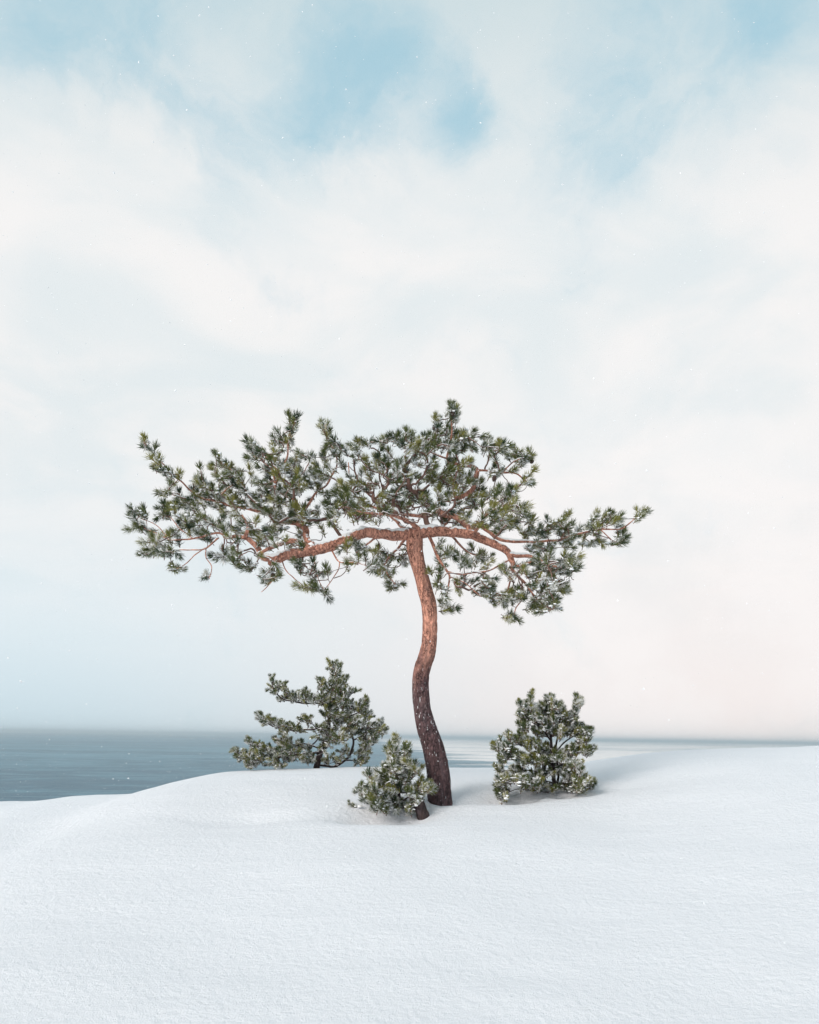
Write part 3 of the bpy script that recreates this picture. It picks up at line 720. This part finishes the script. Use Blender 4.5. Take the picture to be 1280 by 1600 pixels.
# cones
def cone_mesh():
    g = np.random.default_rng(4); bag = Bag()
    core = np.array([[0, 0, z] for z in np.linspace(0, .05, 7)]); V, T = tube(core, np.array([.006, .013, .016, .0155, .013, .009, .003]), 8); bag.add(V, T)
    for k in range(46):
        u = k / 46; z = .003 + u * .045; r = np.interp(u, [0, .3, .6, 1], [.008, .016, .015, .004]); a = k * 2.399
        d = np.array([math.cos(a), math.sin(a), 0]); s = np.array([-math.sin(a), math.cos(a), 0]); c = d * r + np.array([0, 0, z])
        V = np.array([c - s * .004, c + s * .004, c + d * .006 + np.array([0, 0, .004]), c + np.array([0, 0, -.003]) + d * .002]); bag.add(V, [(0, 1, 2), (0, 3, 1), (1, 3, 2), (0, 2, 3)])
    return bag.mesh('pine_cone', [m_cone])
cme = cone_mesh()
for px, py, dd, a in [(709, 648, .0, 2.6), (677, 658, -.04, 2.9), (829, 730, .04, 2.2), (781, 752, .04, 2.8), (434, 892, -.3, 2.4)]:
    tp = at(px, py, D_TREE + dd); q = min(pine_spec, key=lambda t: abs(t[0][0] - tp[0]) + abs(t[0][2] - tp[2]) + .15 * abs(t[0][1] - tp[1]))
    o = add('pine_cone', cme, pine); o.location = Vector(q[0] - pine_off + q[1] * .012); o.rotation_euler = (a, 0.3, 0)

# ------------------------------------------------------------------ wind-swept bushy pine behind the crest
Z6 = (350, 1020, .2734)
trunkW = zc(*Z6, [(524, 690, 0, 11), (530, 655, 0, 10), (545, 590, 0, 9.5), (575, 510, 0, 8), (594, 440, 0, 7), (602, 380, 0, 6), (620, 250, 0, 4.6), (636, 150, 0, 3.4), (640, 80, 0, 2)])
limbsW = [zc(*Z6, l) for l in [
 [(603, 330, 0, 4.5), (560, 295, -.05, 4), (430, 282, -.1, 3.4), (330, 255, -.1, 2.8), (285, 205, -.1, 2.2), (272, 150, -.1, 1.6)],
 [(598, 400, 0, 4.5), (540, 425, -.08, 4), (480, 440, -.1, 3.6), (380, 440, -.12, 3), (280, 420, -.12, 2.4), (205, 375, -.12, 1.7)],
 [(550, 570, 0, 5), (490, 570, -.1, 4), (430, 580, -.15, 3.6), (300, 600, -.2, 3), (170, 610, -.2, 2.4), (75, 568, -.2, 1.6)],
 [(535, 640, 0, 5), (620, 650, .05, 5), (690, 620, .08, 5), (732, 570, .08, 4.5), (738, 500, .08, 4), (715, 430, .08, 3.2), (720, 350, .08, 2.6), (740, 260, .05, 1.8)],
 [(738, 500, .08, 3.4), (800, 470, .05, 3), (870, 440, .02, 2.4), (925, 440, 0, 1.8)],
 [(598, 390, 0, 4), (680, 370, 0, 3.2), (770, 340, 0, 2.6), (835, 300, 0, 2)],
 [(700, 615, .08, 3.4), (760, 610, .05, 2.6), (810, 570, .02, 2)],
 [(555, 550, 0, 3.4), (470, 520, .1, 2.8), (380, 520, .15, 2.4), (300, 500, .15, 1.8)],
 [(604, 300, 0, 3), (690, 255, 0, 2.4), (750, 220, 0, 1.8)],
 [(580, 490, 0, 4), (640, 500, -.2, 3), (700, 500, -.3, 2)],
 [(300, 600, -.2, 2.4), (250, 560, -.2, 2), (200, 540, -.2, 1.7), (150, 500, -.2, 1.4)]]]
blobsW = zb(*Z6, [(630, 85, 38, 34, 18), (650, 150, 55, 36, 24), (555, 158, 26, 16, 7), (620, 200, 80, 40, 28), (738, 218, 26, 12, 7), (640, 270, 100, 40, 44), (800, 292, 30, 32, 14), (822, 360, 28, 18, 9), (540, 270, 50, 28, 16),
 (460, 250, 38, 38, 18), (380, 258, 35, 26, 13), (340, 190, 22, 30, 10), (290, 205, 26, 30, 12), (274, 150, 10, 18, 5), (325, 265, 18, 10, 4), (690, 340, 110, 50, 54), (600, 340, 50, 40, 16), (700, 430, 130, 60, 70), (860, 440, 48, 38, 24),
 (910, 440, 22, 26, 10), (885, 402, 12, 12, 5), (820, 500, 58, 28, 20), (460, 385, 38, 28, 9), (350, 415, 58, 28, 24), (250, 388, 42, 24, 18), (200, 365, 13, 18, 7), (340, 455, 28, 12, 7), (420, 436, 40, 18, 10), (560, 460, 50, 40, 18),
 (640, 490, 70, 35, 24), (800, 560, 38, 28, 14), (780, 615, 38, 24, 12), (690, 580, 60, 30, 8), (620, 610, 60, 30, 12), (580, 540, 40, 30, 12), (440, 540, 58, 28, 22), (350, 518, 48, 28, 18), (298, 498, 16, 12, 5), (380, 580, 70, 40, 32),
 (280, 580, 60, 38, 28), (200, 545, 38, 28, 15), (145, 500, 10, 16, 5), (180, 600, 58, 36, 26), (100, 590, 34, 26, 13), (72, 558, 10, 9, 5), (300, 640, 60, 16, 14), (140, 645, 28, 12, 8), (480, 600, 40, 30, 14)])
tsW = tuft_set(0.68, 44, 0.0042, [m_needle2, m_twig], 8)
pw = at(495, 1203, D_WIND); baseW = (pw[0], pw[1], gz(pw[0], pw[1]) - 0.01)
grow('windswept_pine', 'bushy pine leaning left, rooted behind the snow crest beside the sea', 'young pines round the tall pine', D_WIND, baseW, trunkW, limbsW, blobsW, tsW,
     depth_sd=0.20, tip_r=0.0020, bark=m_bark2, needles=m_needle2, dens=1.5, snow_amt=0.30, snow_r=0.022, seed=15, attach_trunk_from=0.3, gnarl=0.014, up_bias=0.7)

# ------------------------------------------------------------------ small snowy pine left of the trunk
Z4 = (440, 1130, .28125)
trunkB = zc(*Z4, [(657, 480, 0, 8), (655, 455, 0, 7.5), (652, 390, 0, 6.5), (648, 320, 0, 5.5), (638, 230, 0, 4.4), (635, 150, 0, 3.2), (635, 90, 0, 2)])
limbsB = [zc(*Z4, l) for l in [
 [(655, 430, 0, 4), (600, 380, -.1, 3.4), (540, 365, -.15, 2.8), (470, 350, -.18, 2.2), (435, 345, -.2, 1.6)],
 [(654, 440, 0, 4), (590, 415, -.18, 3.2), (530, 420, -.25, 2.6), (480, 395, -.28, 1.8)],
 [(650, 340, 0, 3.6), (590, 300, -.05, 3), (530, 290, -.05, 2.4), (485, 262, -.05, 1.6)],
 [(648, 320, 0, 3.6), (700, 290, .02, 3), (740, 260, .02, 2.4), (760, 230, .02, 1.8)],
 [(654, 420, 0, 3.8), (700, 380, -.1, 3), (760, 345, -.12, 2.6), (815, 315, -.12, 1.8)],
 [(655, 445, 0, 3.4), (700, 440, -.15, 2.6), (730, 460, -.18, 1.8)],
 [(640, 245, 0, 3), (670, 190, 0, 2.4), (695, 130, 0, 1.8)],
 [(642, 260, 0, 3), (600, 220, 0, 2.4), (585, 195, 0, 1.8)],
 [(652, 380, 0, 3.4), (640, 340, -.22, 2.6), (620, 300, -.3, 1.8)],
 [(652, 380, 0, 3.4), (660, 330, .2, 2.6), (680, 290, .28, 1.8)]]]
blobsB = zb(*Z4, [(635, 88, 10, 20, 6), (612, 132, 26, 22, 8), (692, 124, 15, 15, 5), (650, 182, 55, 28, 13), (600, 222, 48, 38, 14), (690, 210, 38, 28, 9), (478, 256, 20, 5, 3), (540, 290, 58, 33, 16), (640, 280, 66, 38, 17), (730, 250, 38, 38, 12),
 (500, 348, 58, 28, 15), (442, 346, 14, 12, 6), (570, 360, 58, 28, 13), (680, 340, 56, 28, 12), (770, 340, 48, 28, 12), (812, 310, 16, 18, 5), (522, 408, 48, 22, 11), (472, 388, 26, 16, 6), (600, 400, 46, 18, 5), (720, 445, 26, 34, 8),
 (540, 450, 22, 12, 4), (822, 340, 12, 12, 4), (600, 440, 50, 16, 7), (680, 435, 40, 18, 6), (745, 400, 25, 20, 6)])
tsB = tuft_set(0.82, 58, 0.0038, [m_needle2, m_twig], 12)
pB = at(624.5, 1260, D_BUSH); baseB = (pB[0], pB[1], gz(pB[0], pB[1]) - 0.03)
# ------------------------------------------------------------------ (grown below so that it follows the ground under it)
def fit(trunk_, limbs_, blobs_, D_, base_, py_base):
    """shift a plant's picture rows so that its foot meets the snow"""
    foot = at(trunk_[1][0], py_base, D_); dpy = (foot[2] - base_[2]) / D_ * FPX
    mv = lambda L: [(q[0], q[1] + dpy, *q[2:]) for q in L]
    return mv(trunk_), [mv(l) for l in limbs_], mv(blobs_)
tB, lB, bB = fit(trunkB, limbsB, blobsB, D_BUSH, baseB, 1260)
grow('small_pine', 'small snow-laden pine hugging the left foot of the tall trunk', 'young pines round the tall pine', D_BUSH, baseB, tB, lB, bB, tsB,
     depth_sd=0.13, bark=m_bark2, needles=m_needle2, snow_amt=0.58, snow_r=0.033, seed=25, attach_trunk_from=0.15, up_bias=0.85)

# ------------------------------------------------------------------ round snowy pine right of the trunk
Z7 = (740, 1070, .171875)
trunkR = zc(*Z7, [(742, 1020, 0, 7.5), (740, 985, 0, 7), (732, 880, 0, 6.4), (720, 760, 0, 6), (716, 650, 0, 5.4), (705, 520, 0, 4.4), (700, 400, 0, 3.4), (695, 280, 0, 2.6), (690, 180, 0, 1.8)])
limbsR = [zc(*Z7, l) for l in [
 [(745, 960, .02, 5), (765, 860, .05, 5), (760, 720, .06, 4.6), (758, 580, .06, 4), (780, 450, .05, 3.2), (840, 340, .02, 2.6), (900, 270, 0, 2.2), (935, 170, 0, 1.6)],
 [(705, 520, 0, 3.6), (640, 420, -.04, 3), (560, 330, -.06, 2.4), (525, 230, -.06, 2), (525, 130, -.06, 1.6)],
 [(600, 380, -.05, 2.4), (500, 330, -.08, 2), (440, 230, -.08, 1.6)],
 [(718, 700, 0, 4), (600, 620, -.1, 3.2), (480, 560, -.15, 2.6), (330, 560, -.18, 2.2), (210, 530, -.2, 1.6)],
 [(718, 720, 0, 4), (600, 700, -.2, 3.2), (450, 690, -.28, 2.6), (280, 680, -.3, 1.8)],
 [(760, 650, .06, 3.8), (860, 600, .05, 3.2), (960, 580, .02, 2.6), (1050, 600, 0, 1.8)],
 [(760, 600, .06, 3.4), (880, 480, .08, 2.8), (980, 450, .1, 2.2), (1045, 430, .1, 1.6)],
 [(735, 900, 0, 3.6), (640, 870, -.15, 3), (540, 860, -.25, 2.6), (440, 890, -.3, 2), (300, 900, -.3, 1.6)],
 [(738, 940, 0, 3.4), (660, 970, -.1, 2.6), (560, 960, -.15, 2.2), (400, 960, -.2, 1.8), (280, 1010, -.24, 1.5)],
 [(740, 930, 0, 3.8), (820, 900, -.1, 3.2), (920, 890, -.15, 2.6), (1050, 905, -.18, 1.8)],
 [(735, 840, 0, 3.4), (640, 790, .1, 2.8), (500, 780, .15, 2.4), (240, 780, .15, 1.7)],
 [(740, 760, 0, 3.4), (830, 730, -.15, 2.8), (930, 750, -.2, 2)],
 [(720, 740, 0, 3.4), (740, 690, -.3, 2.8), (780, 660, -.38, 1.8)]]]
blobsR = zb(*Z7, [(690, 162, 36, 26, 8), (760, 222, 48, 38, 12), (620, 225, 55, 38, 12), (932, 205, 20, 45, 9), (968, 185, 10, 15, 3), (900, 290, 38, 36, 9), (500, 235, 36, 36, 8), (430, 282, 24, 24, 6), (550, 300, 68, 38, 13), (680, 320, 78, 48, 20),
 (820, 320, 58, 46, 13), (460, 385, 46, 38, 11), (620, 420, 78, 48, 17), (760, 440, 68, 38, 13), (880, 420, 68, 38, 13), (960, 420, 38, 28, 8), (1040, 442, 34, 26, 10), (1000, 500, 58, 28, 12), (320, 482, 20, 26, 5), (372, 500, 16, 18, 3),
 (218, 560, 28, 36, 9), (310, 585, 46, 28, 9), (430, 505, 48, 38, 11), (530, 555, 68, 38, 14), (640, 600, 58, 38, 8), (940, 600, 88, 36, 18), (1050, 615, 26, 22, 6), (350, 640, 58, 36, 11), (258, 685, 34, 26, 7), (450, 692, 78, 28, 15), (600, 700, 78, 38, 17),
 (760, 660, 88, 28, 18), (870, 620, 58, 38, 8), (900, 740, 76, 36, 15), (960, 800, 26, 18, 4), (740, 780, 78, 28, 8), (620, 800, 58, 28, 8), (400, 780, 68, 28, 11), (236, 782, 34, 22, 7), (258, 872, 44, 32, 10), (360, 862, 38, 18, 5), (450, 892, 56, 46, 13),
 (560, 862, 48, 28, 6), (258, 938, 52, 16, 6), (268, 1012, 42, 32, 8), (870, 862, 58, 38, 11), (980, 892, 58, 38, 16), (1062, 912, 34, 30, 10), (950, 958, 46, 22, 8), (640, 900, 38, 28, 3), (560, 935, 90, 28, 12), (700, 950, 60, 18, 5), (830, 930, 50, 28, 8), (525, 140, 8, 40, 5), (430, 195, 8, 25, 4), (936, 165, 10, 25, 5)])
tsR = tuft_set(0.68, 56, 0.0038, [m_needle2, m_twig], 17)
pR = at(867, 1239, D_RIGHT); baseR = (pR[0], pR[1], gz(pR[0], pR[1]) - 0.035)
tR, lR, bR = fit(trunkR, limbsR, blobsR, D_RIGHT, baseR, 1239)
grow('young_pine', 'round bushy young pine standing alone right of the tall trunk, snow on its boughs', 'young pines round the tall pine', D_RIGHT, baseR, tR, lR, bR, tsR,
     depth_sd=0.15, tip_r=0.0018, bark=m_bark2, needles=m_needle2, dens=1.8, snow_amt=0.48, snow_r=0.030, seed=35, attach_trunk_from=0.12, up_bias=1.0)

# ------------------------------------------------------------------ leaning stump and half-buried sprig
ps = at(661, 1267, 7.62); zs = gz(ps[0], ps[1])
st_root = add('stump', None, label='short dark leaning pine stump between small pine and tall trunk', category='stump'); st_root.location = (ps[0], ps[1], zs)
A0 = np.array([.014, -.02, -.05]); A1 = np.array([-.050, -.05, .128])
P = spline(np.array([A0, A0 * .6 + A1 * .4 + [.004, 0, 0], A1]), .008); k = 28
cyl = np.stack([np.tile(np.cos(np.arange(k) * 6.283 / k), len(P)) * 1.8, np.tile(np.sin(np.arange(k) * 6.283 / k), len(P)) * 1.8, np.repeat(np.arange(len(P)), k) * .16], -1)
V, T = tube(P, np.interp(np.linspace(0, 1, len(P)), [0, .25, 1], [.052, .046, .043]), k, .006 * fbm(cyl, 91, 3).reshape(len(P), k))
add('trunk', mesh_np('stump_trunk', V, T, [m_bark2], smooth=True), st_root)
wb = Bag(); Tn, U, Wv = frames(P); g = np.random.default_rng(3)
for q in range(16):
    r_ = .030 * math.sqrt(g.random()); a = g.uniform(0, 6.28); c = P[-1] + U[-1] * r_ * math.cos(a) + Wv[-1] * r_ * math.sin(a)
    V, T = tube(np.array([c - Tn[-1] * .01, c + Tn[-1] * g.uniform(.004, .022)]), np.array([.009, .003]), 5); wb.add(V, T)
add('splintered_top', wb.mesh('splintered_top', [m_wood]), st_root)
sb = Bag()
for q in range(7): lump(sb, P[-1] + np.array([g.normal(0, .016), g.normal(0, .014), .018]), g.uniform(.014, .026), g, .6)
for q in range(4): lump(sb, P[len(P) * 2 // 3] + np.array([-.035 + g.normal(0, .01), g.normal(0, .014), .012]), g.uniform(.008, .014), g, .6)
add('snow_cap', sb.mesh('snow_cap', [m_fsnow], True), st_root, kind='stuff')

def sprig(px, d, label, n_, seed, lean):
    g = np.random.default_rng(seed); p = at(px, 1200, d); z = gz(p[0], p[1])
    rt = add('pine_sprig', None, label=label, category='sprig', group='sprigs poking out of the snow'); rt.location = (p[0], p[1], z)
    for q in range(n_):
        o = add('needle_tuft', tsR[int(g.integers(0, 9))][0], rt); dv = norm(np.array([lean + g.normal(0, .5), g.normal(0, .4), .22]))
        mm = Matrix((rot_to(dv, g.uniform(0, 6)) * g.uniform(.5, .75)).tolist()).to_4x4(); mm.translation = Vector((g.normal(0, .015), g.normal(0, .015), -.006)); o.matrix_local = mm
    s = Bag()
    for q in range(5): lump(s, np.array([g.normal(0, .03), g.normal(0, .02), .006]), g.uniform(.012, .022), g, .5)
    add('snow_load', s.mesh('snow_load', [m_fsnow], True), rt, kind='stuff')
sprig(557, 7.72, 'tiny needle sprig poking out of snow left of the small pine', 6, 2, -.6)

# ------------------------------------------------------------------ falling snow and haze
g = np.random.default_rng(77); Nf = 15000
C = np.stack([g.uniform(-7, 7, Nf), g.uniform(2.6, 20, Nf), g.uniform(-1.5, 8, Nf)], -1)
C = C[C[:, 2] > terrain(C[:, 0], C[:, 1], False) + 0.05]
O = np.array([(1, 0, 0), (-1, 0, 0), (0, 1, 0), (0, -1, 0), (0, 0, 1), (0, 0, -1)], float)
OT = np.array([(0, 2, 4), (2, 1, 4), (1, 3, 4), (3, 0, 4), (2, 0, 5), (1, 2, 5), (3, 1, 5), (0, 3, 5)])
sz = g.uniform(.0016, .0048, len(C)); jit = g.uniform(.5, 1.4, (len(C), 6, 1))
V = (C[:, None] + O[None] * jit * sz[:, None, None] + g.normal(0, .25, (len(C), 6, 3)) * sz[:, None, None]).reshape(-1, 3)
T = (np.arange(len(C))[:, None, None] * 6 + OT[None]).reshape(-1, 3)
add('falling_snow', mesh_np('falling_snow', V, T, [m_fsnow]), kind='stuff', label='loose snowflakes falling through the air', category='snowfall')

mh = bpy.data.materials.new('haze'); mh.use_nodes = True; nh = NT(mh.node_tree); nh.n.clear()
pv = nh.new('ShaderNodeVolumePrincipled'); pv.inputs['Color'].default_value = (0.78, 0.915, 1.0, 1); pv.inputs['Density'].default_value = 0.5 / 750; pv.inputs['Anisotropy'].default_value = 0.2
nh.l.new(pv.outputs[0], nh.new('ShaderNodeOutputMaterial').inputs['Volume'])
B = BIG + 200; z0, z1 = -10.5, 6.5
V = np.array([(x, y, z) for z in (z0, z1) for y in (-B, B) for x in (-B, B)])
F = np.array([(0, 2, 3, 1), (4, 5, 7, 6), (0, 1, 5, 4), (2, 6, 7, 3), (0, 4, 6, 2), (1, 3, 7, 5)])
add('haze', mesh_np('haze', V, F, [mh]), kind='stuff', label='pale snowy haze over the sea', category='haze')
